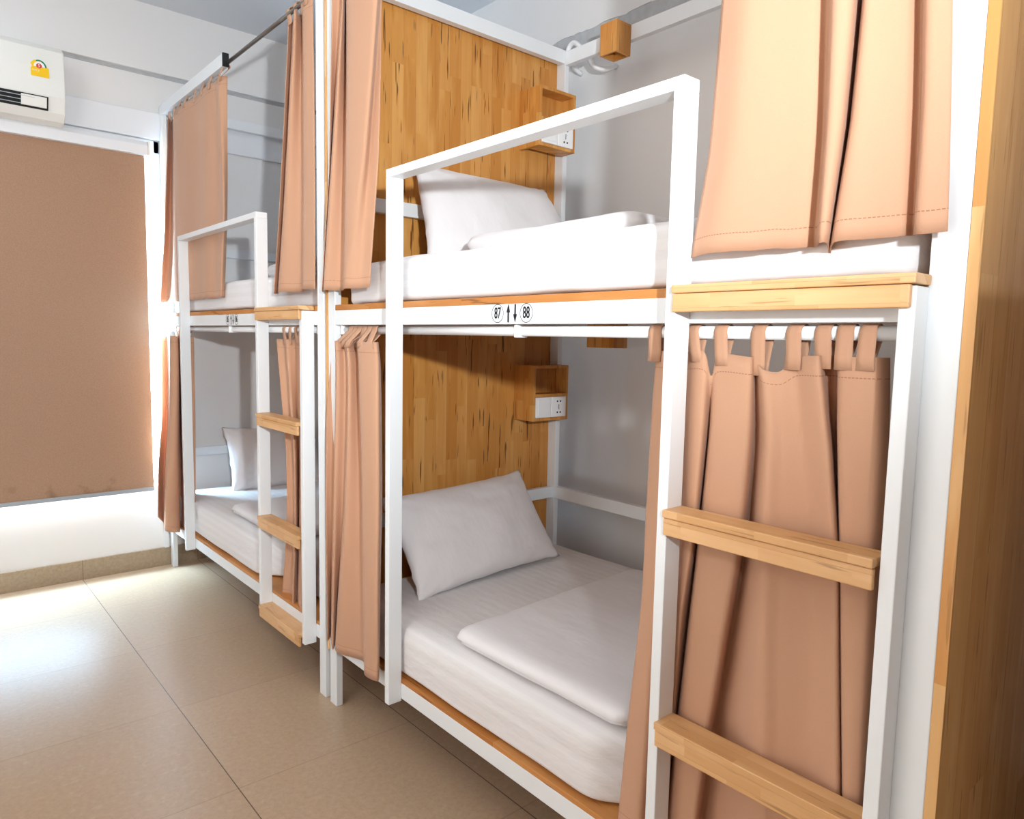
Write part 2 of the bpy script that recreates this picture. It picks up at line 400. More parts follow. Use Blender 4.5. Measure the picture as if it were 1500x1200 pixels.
CUR['b2_low_far']=([1.335, 1.2, 0.9, 0.6, 0.26],[
   [(-0.03, 2.0297), (-0.0345, 2.0226), (-0.0476, 2.0069), (-0.0892, 1.9425), (-0.12, 1.8571)] ,
   [(0.01, 2.0452), (0.0056, 2.0402), (-0.0074, 2.0292), (-0.0419, 1.9876), (-0.07, 1.9318)] ,
   [(-0.03, 1.8583), (-0.0347, 1.8525), (-0.0483, 1.8396), (-0.0797, 1.8214), (-0.1, 1.7998)] ,
   [(0.0, 1.8302), (-0.0048, 1.8201), (-0.0184, 1.7977), (-0.0259, 1.7973), (-0.03, 1.8004)] ,
   [(0.04, 1.9317), (0.0377, 1.9329), (0.0312, 1.9355), (0.0247, 1.9386), (0.02, 1.9423)] ,
   [(0.0, 1.692), (0.0, 1.7068), (0.0, 1.7396), (0.0, 1.7578), (0.0, 1.7765)] ,
   [(0.03, 1.6574), (0.03, 1.6605), (0.03, 1.6674), (0.03, 1.6815), (0.03, 1.6982)] ,
])
CUR['b2_low_near']=([1.335, 1.2, 0.9, 0.6, 0.26],[
   [(0.02, 0.5528), (0.02, 0.5246), (0.02, 0.4768), (0.02, 0.4737), (0.02, 0.5277)] ,
   [(0.04, 0.5167), (0.04, 0.4949), (0.04, 0.4568), (0.04, 0.4496), (0.04, 0.48)] ,
   [(0.004, 0.4194), (0.004, 0.3973), (0.004, 0.3603), (0.004, 0.3552), (0.004, 0.38)] ,
   [(0.035, 0.3982), (0.035, 0.3903), (0.035, 0.3815), (0.035, 0.391), (0.035, 0.4097)] ,
   [(0.004, 0.291), (0.004, 0.291), (0.004, 0.2935), (0.004, 0.3002), (0.004, 0.3081)] ,
   [(0.03, 0.2757), (0.03, 0.2779), (0.03, 0.2835), (0.03, 0.2897), (0.03, 0.2959)] ,
])
FLASH, CEIL, SIDE, DAY, SKY, EXPO = 330, 13, 46, 2000, 2.5, 0.0

# ------------------------------------------------------------------ curtains
def make_curtain(key, label, dz=None, tabs=(), rodx=.03, rodz=1.373, tabw=.03, group='curtains of the bunk beds', wave=.004, sub=7, rodr=.0125, dzb=None):
    zk, cols = CUR[key]
    nc = len(cols); nv = 44
    dz = dz or [0] * nc
    dzb = dzb or [0] * nc
    ztop, zbot = zk[0], zk[-1]
    root = thing('curtain', label, 'curtain', (0, cols[nc // 2][-1][1], zbot), group)
    ox, oy, oz = root.location
    bm = bmesh.new(); uvl = bm.loops.layers.uv.new('UVMap')
    nu = (nc - 1) * sub + 1
    grid = []; meta = {}
    for j in range(nv + 1):
        z = ztop + (zbot - ztop) * j / nv
        k = 0
        while k < len(zk) - 2 and z < zk[k + 1]: k += 1
        tv = k + (zk[k] - z) / (zk[k] - zk[k + 1])
        xs = [crlist([p[0] for p in c], tv, .6) for c in cols]
        ys = [crlist([p[1] for p in c], tv, .6) for c in cols]
        row = []
        for i in range(nu):
            t = i / sub
            x = crlist(xs, t, .8); y = crlist(ys, t, .8)
            d = crlist(dz, t, .9) * max(0, 1 - (ztop - z) / .16) ** 2
            db = crlist(dzb, t, .9) * max(0, 1 - (z - zbot) / .2) ** 1.5
            w = wave * noise.noise(Vector((y * 9, z * 3.1, 3.7))) * min(1, (ztop - z) / .1)
            zz = z + d + db + .004 * noise.noise(Vector((y * 20, 1.2, 5))) * (1 - (z - zbot) / (ztop - zbot))
            v = bm.verts.new((x + w - ox, y + w * .6 - oy, zz - oz)); meta[v] = (z - zbot, ztop - z)
            row.append(v)
        grid.append(row)
    for j in range(nv):
        for i in range(nu - 1):
            f = bm.faces.new((grid[j][i], grid[j + 1][i], grid[j + 1][i + 1], grid[j][i + 1]))
            for lp in f.loops: lp[uvl].uv = meta[lp.vert]
    me = bpy.data.meshes.new('cloth'); bm.to_mesh(me); bm.free()
    o = link('cloth', me, M['curtain'], root, True)
    sd = o.modifiers.new('thick', 'SOLIDIFY'); sd.thickness = .0022; sd.offset = 0
    # tab loops over the rod
    xt = [c[0][0] for c in cols]; yt = [c[0][1] for c in cols]
    samp = [(crlist(yt, i / sub, .8), crlist(xt, i / sub, .8), crlist(dz, i / sub, .9)) for i in range(nu)]
    for q, ty in enumerate(tabs):
        if isinstance(ty, tuple):
            tt, ty = ty; yb, xb, db = samp[int(round(tt * sub))]
        else:
            yb, xb, db = min(samp, key=lambda s: abs(s[0] - ty) + abs(s[2]) * 2)
        lean = random.uniform(-.006, .006)
        w = tabw * random.uniform(.9, 1.08)
        bm = bmesh.new(); prof = []
        r = rodr + .0025
        zb = ztop + db - .022
        xf = min(xb - .0022, rodx - .008)
        prof.append((xf, zb)); prof.append((xf, ztop + db))
        for a in range(0, 181, 15):
            prof.append((rodx - r * math.cos(R(a)), rodz + r * math.sin(R(a))))
        prof.append((xb + .006, ztop + db)); prof.append((xb + .003, zb))
        rows = []
        for m, (x, z) in enumerate(prof):
            yy = yb + (ty - yb) * max(0, min(1, (z - zb) / (rodz - zb))) + lean * (m / len(prof))
            rows.append([bm.verts.new((x - ox, yy + w * (s - .5) * (1 - .12 * math.sin(math.pi * m / len(prof))) - oy, z - oz)) for s in (0, .33, .67, 1)])
        for a, b in zip(rows, rows[1:]):
            for i in range(3): bm.faces.new((a[i], a[i + 1], b[i + 1], b[i]))
        me = bpy.data.meshes.new('hanging_tab'); bm.to_mesh(me); bm.free()
        t = link('hanging_tab', me, M['curtain'], root, True)
        sd = t.modifiers.new('thick', 'SOLIDIFY'); sd.thickness = .0018; sd.offset = 0
    return root

# ------------------------------------------------------------------ the room
XW, YW, ZC = 1.31, 2.10, 3.11          # long wall behind the bunks, window wall, ceiling
XL, YN = -2.5, -4.2
struct('floor', B().box(XL, XW, YN, YW, -.1, 0), M['floor'])
struct('ceiling', B().box(XL, XW, YN, YW, ZC, ZC + .1), M['ceiling'])
struct('wall_back', B().box(XW, XW + .15, YN - .15, YW + .15, -.1, ZC + .1), M['wall'])
struct('wall_left', B().box(XL - .15, XL, YN - .15, YW + .15, -.1, ZC + .1), M['wall'])
# added half-height blocker, out of view, shading the lower footboard from the flash
struct('wall_shade_blocker', B().box(-.26, XW, -2.32, -2.14, 0, 1.48), M['wall'], .004)
struct('wall_front', B().box(XL, XW, YN - .15, YN, -.1, ZC + .1), M['wall'])
WX0, WX1, WZ0, WZ1 = -1.75, -.03, .475, 2.33
b = B()
b.box(XL, WX0, YW, YW + .2, -.1, ZC + .1); b.box(WX1, XW, YW, YW + .2, -.1, ZC + .1)
b.box(WX0, WX1, YW, YW + .2, -.1, WZ0); b.box(WX0, WX1, YW, YW + .2, WZ1, ZC + .1)
struct('wall_window', b, M['wall'])
# raised upper wall course with a ragged plaster band under it
rag = [(-4.2, 2.765)]
y = -4.2
while y < 2.08:
    y += random.uniform(.015, .06); rag.append((min(y, 2.085), 2.765 + random.uniform(-.005, .006)))
rag += [(2.085, ZC), (-4.2, ZC)]
struct('trim_1', B().prism(rag, 'x', XW - .006, XW), M['wall'])
struct('trim_2', B().box(XW - .003, XW, -4.2, 2.085, 2.708, 2.768), M['band'])
struct('trim_3', B().box(XL, XW - .006, YW - .03, YW, 2.762, ZC), M['wall'])
struct('trim_4', B().box(XL, XW, YW - .004, YW, 2.745, 2.764), M['band'])
# service duct over the window
b = B().box(-.45, XW, YW - .028, YW, 2.405, 2.548)
struct('trim_5', b, M['plinth'], .004)
struct('baseboard_window', B().box(XL, XW, YW - .012, YW, 0, .108), M['skirting'], .002)
struct('baseboard_back', B().box(XW - .012, XW, YN, YW - .012, 0, .108), M['skirting'], .002)
# window: frame, mullion, glass
w = thing('window_1', '', 'window'); del w['label']; del w['category']; w['kind'] = 'structure'
b = B()
for (x0, x1, z0, z1) in ((WX0, WX1, WZ1 - .045, WZ1), (WX0, WX1, WZ0, WZ0 + .03), (WX0, WX0 + .045, WZ0 + .03, WZ1 - .045), (WX1 - .012, WX1, WZ0 + .03, WZ1 - .045), (-.95, -.9, WZ0 + .03, WZ1 - .045)):
    b.box(x0, x1, YW + .12, YW + .16, z0, z1)
b.make('window_frame', M['alu_white'], w, .002)
box('window_pane', M['glass'], w, WX0 + .045, WX1 - .012, YW + .138, YW + .142, WZ0 + .03, WZ1 - .045, 0)
struct('trim_6', B().box(WX1, WX1 + .028, YW - .012, YW, .10, 2.40), M['plinth'], .002)
struct('trim_7', B().box(XL, WX1 + .028, YW - .012, YW, 2.335, 2.40), M['plinth'], .002)

# roller blind
t = thing('roller_blind', 'brown speckled roller blind pulled down over the window', 'window blind', (-.9, 2.03, .47))
def loc(o, p):       # keep a child's mesh in world terms
    o.parent = p; o.matrix_parent_inverse = Matrix.Translation(-p.location); return o
o = B().box(-1.75, -.092, 2.0295, 2.0305, .484, 2.32).make('blind_fabric', M['blind']); loc(o, t)
o = B().box(-1.75, -.09, 2.023, 2.037, .462, .484).make('bottom_rail', M['alu'], None, .003); loc(o, t)
o = B().prism([(2.0, 2.30), (2.06, 2.30), (2.088, 2.32), (2.088, 2.372), (2.015, 2.372), (2.0, 2.35)], 'x', -1.77, -.079).make('head_box', M['plinth'], None, .003); loc(o, t)
o = B().box(-.078, -.068, 2.0, 2.088, 2.30, 2.374).make('end_cap', M['ac'], None, .002); loc(o, t)

# air conditioner
t = thing('air_conditioner', 'white wall air conditioner above the window blind', 'air conditioner', (-.9, 2.0, 2.36))
prof = [(2.098, 2.39), (2.098, 2.72), (1.925, 2.72), (1.893, 2.69), (1.882, 2.60), (1.882, 2.475), (1.905, 2.405), (1.935, 2.372), (1.99, 2.36), (2.07, 2.365)]
o = B().prism(prof, 'x', -1.30, -.472).make('casing', M['ac'], None, .006, 3); loc(o, t)
o = B().prism([(1.879, 2.468), (1.90, 2.470), (1.915, 2.41), (1.899, 2.408)], 'x', -1.23, -.545).make('air_outlet', M['dark'], None); loc(o, t)
for k in range(3):
    zc = 2.452 - .017 * k
    o = B().prism([(1.8765 + .006 * k, zc + .003), (1.8765 + .006 * k, zc), (1.895 + .006 * k, zc + .004)], 'x', -1.22, -.60 + .0 * k).make('louvre', M['alu'], None); loc(o, t)
o = B().prism([(1.874, 2.462), (1.882, 2.462), (1.896, 2.416), (1.888, 2.416)], 'x', -.655, -.552).make('louvre_end', M['ac'], None, .001); loc(o, t)
# energy sticker: yellow tag with a green arc, a white half disc and a red roundel
st = B().prism([(-.612, 2.556), (-.538, 2.556), (-.538, 2.60), (-.552, 2.603), (-.575, 2.628), (-.598, 2.628), (-.612, 2.612), (-.606, 2.60), (-.612, 2.59)], 'y', 1.8795, 1.8815).make('energy_sticker', M['yellow'], None); loc(st, t)
arc = [(-.577 + .030 * math.cos(R(a)), 2.598 + .034 * math.sin(R(a))) for a in range(5, 118, 8)] + [(-.577 + .024 * math.cos(R(a)), 2.598 + .028 * math.sin(R(a))) for a in range(117, 4, -8)]
def sub(o, par): o.parent = par; return o
sub(B().prism(arc, 'y', 1.8782, 1.8794).make('green_arc', M['green'], None), st)
sub(B().prism([(-.577 + .023 * math.cos(R(a)), 2.60 + .024 * math.sin(R(a))) for a in range(0, 181, 12)], 'y', 1.8784, 1.8794).make('white_dial', M['plastic'], None), st)
sub(B().prism([(-.578 + .0115 * math.cos(R(a)), 2.604 + .0115 * math.sin(R(a))) for a in range(0, 360, 20)], 'y', 1.8774, 1.8784).make('red_roundel', M['red'], None), st)

def textmesh(name, body, size, mat, parent, loc_, rot, bold=.0, sx=1.0):
    cu = bpy.data.curves.new(name, 'FONT'); cu.body = body; cu.size = size; cu.extrude = .0002
    cu.align_x = 'CENTER'; cu.align_y = 'CENTER'; cu.offset = bold
    tmp = bpy.data.objects.new(name + '_t', cu); COL.objects.link(tmp)
    dg = bpy.context.evaluated_depsgraph_get()
    me = bpy.data.meshes.new_from_object(tmp.evaluated_get(dg))
    bpy.data.objects.remove(tmp, do_unlink=True); bpy.data.curves.remove(cu)
    me.transform(Matrix.Translation(Vector(loc_)) @ rot @ Matrix.Diagonal((sx, 1, 1, 1)))
    me.materials.clear()
    return link(name, me, mat, parent)
textmesh('sticker_number', '5', .02, M['plastic'], st, (-.578, 1.8772, 2.604), Matrix.Rotation(R(90), 4, 'X'))
textmesh('sticker_text', 'LABEL' if 0 else '\u0e40\u0e1a\u0e2d\u0e23\u0e4c 5', .011, M['plastic'], st, (-.592, 1.8793, 2.583), Matrix.Rotation(R(90), 4, 'X'))

# ------------------------------------------------------------------ bunk beds
YNEAR, YFAR = -1.9375, .05
def bunk(oy, label, gd, wood_ends, stub, nums, labely):
    root = thing('bunk_bed', label, 'bunk bed', (0, oy, 0), 'white steel bunk beds')
    S = M['steel']
    D = 1.107
    for (x0, x1, y0, y1) in ((0, .025, YNEAR, YNEAR + .05), (0, .025, 0, .05), (D - .025, D, YNEAR, YNEAR + .05), (D - .025, D, 0, .05)):
        box('post', S, root, x0, x1, y0, y1, 0, 2.59, .002)
    yi0, yi1 = YNEAR + .05, 0
    # side rails
    for z0, z1 in ((.213, .263), (1.39, 1.44)):
        box('side_rail', S, root, 0, .025, yi0, yi1, z0, z1)
        box('side_rail', S, root, D - .025, D, yi0, yi1, z0, z1)
        for y0 in (YNEAR + .0125, .0125):
            box('end_rail', S, root, .025, D - .025, y0, y0 + .025, z0, z1)
    box('back_guard_rail', S, root, D - .025, D, yi0, yi1, .637, .69)
    for z0 in (.637, 1.797):
        for y0 in (YNEAR + .0125, .0125):
            box('end_guard_rail', S, root, .025, D - .025, y0, y0 + .025, z0, z0 + .05)
    # top frame
    for y0 in (YNEAR + .0, .0):
        box('top_end_beam', S, root, .025, D - .025, y0, y0 + .03, 2.535, 2.59)
    box('top_back_beam', S, root, D - .025, D, yi0, yi1, 2.528, 2.585)
    if stub is None:
        box('top_front_beam', S, root, 0, .025, yi0, yi1, 2.54, 2.59)
    else:
        box('top_front_beam', S, root, 0, .025, stub, yi1, 2.535, 2.59)
        box('beam_end_plug', M['cap'], root, -.001, .026, stub - .012, stub, 2.534, 2.591)
        B().tube((.022, yi0, 2.553), (.022, stub - .012, 2.553), .008, 14).make('upper_curtain_rod', M['chrome'], root, 0, smooth=True)
    # decks
    box('upper_deck', M['deck'], root, .001, D - .001, yi0 + .0, yi1, 1.44, 1.459, .001)
    box('lower_deck', M['deck'], root, .001, D - .001, yi0 + .0, yi1, .263, .277, .001)
    # guard hoop and ladder
    g = gd
    XG = -.047
    box('guard_post', S, root, XG, 0, -.4424 + g, -.4187 + g, .205, 1.816, .0018)
    box('guard_rail', S, root, XG, 0, -1.4706 + g, -.4187 + g, 1.816, 1.84, .0018)
    box('ladder_post', S, root, XG, 0, -1.4706 + g, -1.447 + g, .2, 1.816, .0018)
    box('ladder_post', S, root, XG, 0, -1.8903 + g, -1.8666 + g, .19, 1.441, .0018)
    for i, zt in enumerate((1.459, 1.033, .605, .225)):
        ya = -1.469 + g; yb = (-1.893 if i == 0 else -1.8615) + g
        tr = box('ladder_step', M['step'], root, -.0605, .0005 if i else -.0005, yb, ya, zt - .0155, zt, .0022)
        rz = B().box(-.0575, -.0474, (yb + .008 if i == 0 else yb), ya - .001, zt - .050, zt - .0162).make('step_riser', M['step'], tr, .0022)
    # lower curtain rod with brackets
    B().tube((.03, yi0, 1.373), (.03, yi1, 1.373), .0125, 20).make('curtain_rod', M['rod'], root, 0, smooth=True)
    for yb in (-.965 + .02, -.022, -1.862):
        B().box(.012, .048, yb - .006, yb + .006, 1.357, 1.3895).make('rod_bracket', M['plastic'], root, .002)
    if wood_ends:
        box('headboard', M['panel'], root, 0, D, .0505, .0665, .2, 2.59, .0008)
        box('footboard', M['side'], root, 0, D, YNEAR - .0165, YNEAR - .0005, .12, 2.59, .0008)
        for y0 in (.0505, YNEAR - .0165):
            box('board_edge_strip', M['edge'], root, -.0012, -.0001, y0, y0 + .016, .2 if y0 > 0 else .12, 2.59, 0)
    # number label on the deck rail
    rot = Matrix.Rotation(R(-90), 4, 'Z') @ Matrix.Rotation(R(90), 4, 'X')
    for s, (yc, n) in zip((-1, 1), zip((-.889 + labely, -.998 + labely), nums)):
        ring = B()
        bm = ring.bm; A = []
        for k in range(40):
            a = 2 * math.pi * k / 40
            A.append((bm.verts.new((-.0006, yc + .0235 * math.cos(a), 1.4165 + .0235 * math.sin(a))), bm.verts.new((-.0006, yc + .0219 * math.cos(a), 1.4165 + .0219 * math.sin(a)))))
        for k in range(40):
            p, q = A[k], A[(k + 1) % 40]; bm.faces.new((p[0], q[0], q[1], p[1]))
        lab = ring.make('number_label', M['ink'], root)
        lab['label'] = 'black number %s in a circle' % n
        textmesh('number', n, .039, M['ink'], lab, (-.0006, yc, 1.4165), rot, .0007, .66)
    for yc, up in ((-.931 + labely, 1), (-.957 + labely, -1)):
        h = .0225 * up
        B().prism([(yc - .0024, 1.4165 - h), (yc + .0024, 1.4165 - h), (yc + .0024, 1.4165 + h * .1), (yc + .0068, 1.4165 + h * .1), (yc, 1.4165 + h), (yc - .0068, 1.4165 + h * .1), (yc - .0024, 1.4165 + h * .1)], 'x', -.0012, -.0002).make('arrow_label', M['ink'], root)
    return root

b1 = bunk(0, 'near white steel bunk bed with honey wood end panels, numbered 87 and 88', 0, True, None, ('87', '88'), 0)
b2 = bunk(2.0235, 'far white steel bunk bed standing next to the window', .029, False, 1.066 - 2.0235, ('85', '86'), -.078)

# ------------------------------------------------------------------ bedding
def mattress(label, oy, x0, x1, y0, y1, z0, z1, seed, pinch=0):
    nx, ny, nz = 22, 56, 7
    root_loc = Vector(((x0 + x1) / 2, (y0 + y1) / 2 + oy, z0))
    bm = bmesh.new(); V = {}
    def P(i, j, k):
        if (i, j, k) in V: return V[(i, j, k)]
        u, v, w = i / nx * 2 - 1, j / ny * 2 - 1, k / nz * 2 - 1
        hx, hy, hz = (x1 - x0) / 2, (y1 - y0) / 2, (z1 - z0) / 2
        p = Vector((u * hx, v * hy, w * hz)); r = .038
        q = Vector((max(-hx + r, min(hx - r, p.x)), max(-hy + r, min(hy - r, p.y)), max(-hz + (r if pinch == 9 else .010), min(hz - r, p.z))))
        d = p - q
        if d.length > 1e-6:
            p = q + d.normalized() * r if (abs(d.x) > 1e-6) + (abs(d.y) > 1e-6) + (abs(d.z) > 1e-6) > 1 else p
        wp = p + Vector((seed, seed * 2, 0))
        n1 = noise.noise(wp * 3.2); n2 = noise.noise(Vector((wp.x * 30, wp.y * 1.4, wp.z * 55)))
        p += Vector((u if abs(u) == 1 else 0, v if abs(v) == 1 else 0, 0)) * (.006 * n1 + .0045 * n2)
        if k == 0 and abs(u) == 1: p.z += .012 * max(0, noise.noise(Vector((seed, wp.y * 4, 2)))) + .002
        if k == nz: p.z += .005 * n1 + .002 * noise.noise(Vector((wp.x * 9, wp.y * 3, seed)))
        yl = p.y + (y0 + y1) / 2
        if pinch and u < 0: p.x += pinch * -u * max(0, min(1, (-1.24 - yl) / .1))
        V[(i, j, k)] = bm.verts.new(p + Vector((0, 0, hz))); return V[(i, j, k)]
    for i in range(nx):
        for j in range(ny):
            bm.faces.new((P(i, j, 0), P(i, j + 1, 0), P(i + 1, j + 1, 0), P(i + 1, j, 0)))
            bm.faces.new((P(i, j, nz), P(i + 1, j, nz), P(i + 1, j + 1, nz), P(i, j + 1, nz)))
    for k in range(nz):
        for j in range(ny):
            bm.faces.new((P(0, j, k), P(0, j, k + 1), P(0, j + 1, k + 1), P(0, j + 1, k)))
            bm.faces.new((P(nx, j, k), P(nx, j + 1, k), P(nx, j + 1, k + 1), P(nx, j, k + 1)))
        for i in range(nx):
            bm.faces.new((P(i, 0, k), P(i + 1, 0, k), P(i + 1, 0, k + 1), P(i, 0, k + 1)))
            bm.faces.new((P(i, ny, k), P(i, ny, k + 1), P(i + 1, ny, k + 1), P(i + 1, ny, k)))
    me = bpy.data.meshes.new('mattress'); bm.to_mesh(me); bm.free()
    o = link('mattress', me, M['sheet'], None, True); o.location = root_loc
    s = o.modifiers.new('sub', 'SUBSURF'); s.levels = 1; s.render_levels = 2
    return tag(o, label, 'mattress', 'mattresses in white striped sheets')

def pillow(label, w, h, T, mat_, seed, group='white pillows', trap=0):
    n = 40
    bm = bmesh.new(); G = {}
    for s in (1, -1):
        for i in range(n + 1):
            for j in range(n + 1):
                u, v = i / n * 2 - 1, j / n * 2 - 1
                rim = i in (0, n) or j in (0, n)
                if rim and s == -1: G[(s, i, j)] = G[(1, i, j)]; continue
                uu = math.sin(u * math.pi / 2) * .3 + u * .7; vv = math.sin(v * math.pi / 2) * .3 + v * .7
                x = w / 2 * uu * (1 - .065 * (1 - v * v) * abs(u) ** 3 )
                y = h / 2 * vv * (1 - .075 * (1 - u * u) * abs(v) ** 3 )
                th = T / 2 * ((1 - abs(uu) ** 2.6) * (1 - abs(vv) ** 2.6)) ** .55
                wn = noise.noise(Vector((u * 2.3 + seed, v * 2.3, s * 4))) * .12 + noise.noise(Vector((u * 6 + seed, v * 6, s))) * .05
                cn = max(0, abs(u) + abs(v) - 1.1)
                z = s * th * (1 + wn) + (0 if rim else s * .004 * cn * math.sin((u - v * (1 if u * v > 0 else -1)) * 22))
                if rim:
                    e = .006 * noise.noise(Vector((u * 5, v * 5, seed + 9)))
                    z = e * 1.4; x += e; y += e * .8
                x *= 1 - trap * (v - .2)
                G[(s, i, j)] = bm.verts.new((x, y, z))
    for s in (1, -1):
        for i in range(n):
            for j in range(n):
                f = (G[(s, i, j)], G[(s, i + 1, j)], G[(s, i + 1, j + 1)], G[(s, i, j + 1)])
                bm.faces.new(f if s == 1 else f[::-1])
    me = bpy.data.meshes.new('pillow'); bm.to_mesh(me); bm.free()
    o = link('pillow', me, mat_, None, True)
    return tag(o, label, 'pillow', group)

def place(o, origin, ux, uy):
    """local x along ux, local y along uy"""
    ux = Vector(ux).normalized(); uy = Vector(uy); uy = (uy - ux * uy.dot(ux)).normalized(); uz = ux.cross(uy)
    m = Matrix((ux, uy, uz)).transposed().to_4x4(); m.translation = Vector(origin); o.matrix_world = m
    return o

def duvet(label, corners, z0, th, seed, slits=0):
    """folded duvet: corners (x,y) in order front-far, back-far, back-near, front-near; layers of cloth one on the other"""
    ff, bf, bn, fn = [Vector((c[0], c[1], 0)) for c in corners]
    cen = (ff + bf + bn + fn) / 4; cen.z = z0
    root = thing('folded_duvet', label, 'duvet', cen, 'folded white duvets')
    def layer(name, za, zb, inset, par, sd):
        nx, ny, nk = 34, 34, 6
        bm = bmesh.new(); G = {}
        for s in (1, 0):
            for i in range(nx + 1):
                for j in range(ny + 1):
                    u, v = i / nx, j / ny
                    rim = i in (0, nx) or j in (0, ny)
                    if rim and s == 0: G[(0, i, j)] = G[(1, i, j)]; continue
                    uu = inset + u * (1 - 2 * inset); vv = inset + v * (1 - 2 * inset)
                    p = (ff * (1 - uu) + bf * uu) * (1 - vv) + (fn * (1 - uu) + bn * uu) * vv
                    du, dv = min(u, 1 - u) * 2, min(v, 1 - v) * 2
                    fx = 1 - max(0, 1 - du / .16) ** 2.2; fy = 1 - max(0, 1 - dv / .16) ** 2.2
                    fall = (fx * fy) ** .5 if not rim else 0
                    cz = max(0, 1 - du / .14) * max(0, 1 - dv / .14)
                    zm = (za + zb) / 2; hh = (zb - za) / 2
                    e = noise.noise(Vector((p.x * 5 + sd, p.y * 5, 1))) * .010
                    if s: z = zm + hh * fall * (1 + .16 * noise.noise(Vector((p.x * 6, p.y * 6, sd))) + .10 * noise.noise(Vector((p.x * 22, p.y * 9, sd))))
                    else: z = zm - hh * fall
                    outw = (p - cen); outw.z = 0
                    k = 1.0 + (e if rim else 0) - .055 * cz * cz
                    G[(s, i, j)] = bm.verts.new(Vector((cen.x, cen.y, 0)) + outw * k + Vector((0, 0, z)) - cen)
        for s in (1, 0):
            for i in range(nx):
                for j in range(ny):
                    f = (G[(s, i, j)], G[(s, i + 1, j)], G[(s, i + 1, j + 1)], G[(s, i, j + 1)])
                    try: bm.faces.new(f[::-1] if s else f)
                    except ValueError: pass
        me = bpy.data.meshes.new(name); bm.to_mesh(me); bm.free()
        return link(name, me, M['duvet'], par, True)
    low = layer('lower_fold', z0 + .0005, z0 + th * .62, .010, root, seed)
    top = layer('upper_fold', z0 + th * .16, z0 + th, 0, root, seed + 3)
    return root

Y1, Y2 = 0, 2.0235
mattress('white striped mattress on the lower bunk of the near bed', 0, .012, 1.06, -1.875, -.03, .279, .452, 1, .085)
mattress('white striped mattress on the upper bunk of the near bed', 0, .022, 1.06, -1.872, -.035, 1.461, 1.603, 2)
mattress('white mattress on the lower bunk of the far bed by the window', Y2, .012, 1.06, -1.875, -.03, .279, .452, 3, .085)
mattress('white mattress on the upper bunk of the far bed by the window', Y2, .022, 1.06, -1.872, -.035, 1.461, 1.603, 4, .055)

p = pillow('greyish white pillow leaning on the wood headboard of the near lower bunk', .72, .40, .13, M['pillow'], 1)
place(p, (.50, -.165, .622), (1, .06, .03), (0, .62, .86))
p = pillow('big white pillow leaning on the wood headboard of the near upper bunk', .76, .44, .15, M['pillow'], 5, trap=.13)
place(p, (.63, -.135, 1.785), (1, .05, .01), (.10, .46, .88))
p = pillow('pillow leaning at the window end of the far lower bunk', .58, .40, .12, M['pillow'], 8)
place(p, (.56, 1.90, .615), (1, .0, -.02), (0, .42, .9))
duvet('folded white duvet lying on the near lower mattress', [(.03, -.655), (.93, -.60), (.96, -1.27), (.045, -1.31)], .4545, .055, 1)
duvet('folded white duvet on the near upper mattress', [(.24, -.40), (1.0, -.42), (1.0, -1.14), (.24, -1.12)], 1.604, .082, 2)
duvet('folded white duvet on the far lower mattress', [(.06, 1.28), (.92, 1.34), (.95, .62), (.06, .62)], .4545, .055, 3)
duvet('folded white duvet on the far upper mattress', [(.15, 1.02), (.95, 1.02), (.95, .35), (.15, .35)], 1.604, .075, 4)

# ------------------------------------------------------------------ wooden wall boxes with sockets
def socket_box(label, z0, z1):
    xa, xb, yf, yb = .872, 1.078, -.075, -.001
    yb = .0495
    t = thing('bedside_box', label, 'wall box', (xa, yb, z0), 'wooden socket boxes on the headboard')
    W = M['box']
    d = .013
    zm = z0 + .103
    B().box(xa, xa + d, yf, yb, z0, z1).make('side_panel', W, None, .001)
    def mk(n, m, *a, bv=.001):
        o = B().box(*a).make(n, m, None, bv); loc(o, t); return o
    bpy.data.objects.remove([o for o in bpy.data.objects if o.name.startswith('side_panel') and o.parent is None][0], do_unlink=True)
    mk('side_panel', W, xa, xa + d, yf, yb, z0, z1)
    mk('side_panel', W, xb - d, xb, yf, -.0005, z0, z1)
    mk('top_panel', W, xa + d, xb - d, yf, yb - .05, z1 - d, z1)
    mk('bottom_panel', W, xa + d, xb - d, yf, yb - .05, z0, z0 + d)
    mk('shelf', W, xa + d, xb - d, yf, yb - .05, zm, zm + d)
    mk('back_panel', W, xa + d, xb - d, -.006, -.001, z0 + d, z1 - d)
    xm = (xa + xb) / 2
    s = mk('switch_plate', M['plastic'], xa + d + .001, xm - .0015, yf - .004, yf + .01, z0 + d + .001, zm - .001, bv=.003)
    r = mk('rocker', M['plastic'], xa + d + .012, xm - .012, yf - .0065, yf - .004, z0 + d + .012, zm - .012, bv=.001)
    r.parent = s; r.matrix_parent_inverse = Matrix.Identity(4)
    s2 = mk('socket_plate', M['plastic'], xm + .0015, xb - d - .001, yf - .004, yf + .01, z0 + d + .001, zm - .001, bv=.003)
    cx = (xm + xb - d) / 2; cz = (z0 + d + zm) / 2
    b = B()
    for dx, dz_ in ((-.009, .024), (.009, .024), (-.009, -.024), (.009, -.024)):
        b.tube((cx + dx, yf - .0045, cz + dz_), (cx + dx, yf - .0036, cz + dz_), .0042, 10)
    b.box(cx - .0016, cx + .0016, yf - .0046, yf - .0036, cz - .011, cz + .011)
    h = b.make('socket_holes', M['ink'], None); h.parent = s2
    # both holders keep world-space meshes
    for c in (r, h): c.matrix_parent_inverse = Matrix.Identity(4)
    return t
socket_box('wooden socket box on the headboard of the lower bunk, in shade', 1.006, 1.244)
socket_box('wooden socket box on the headboard of the upper bunk, behind the guard rail', 2.146, 2.384)

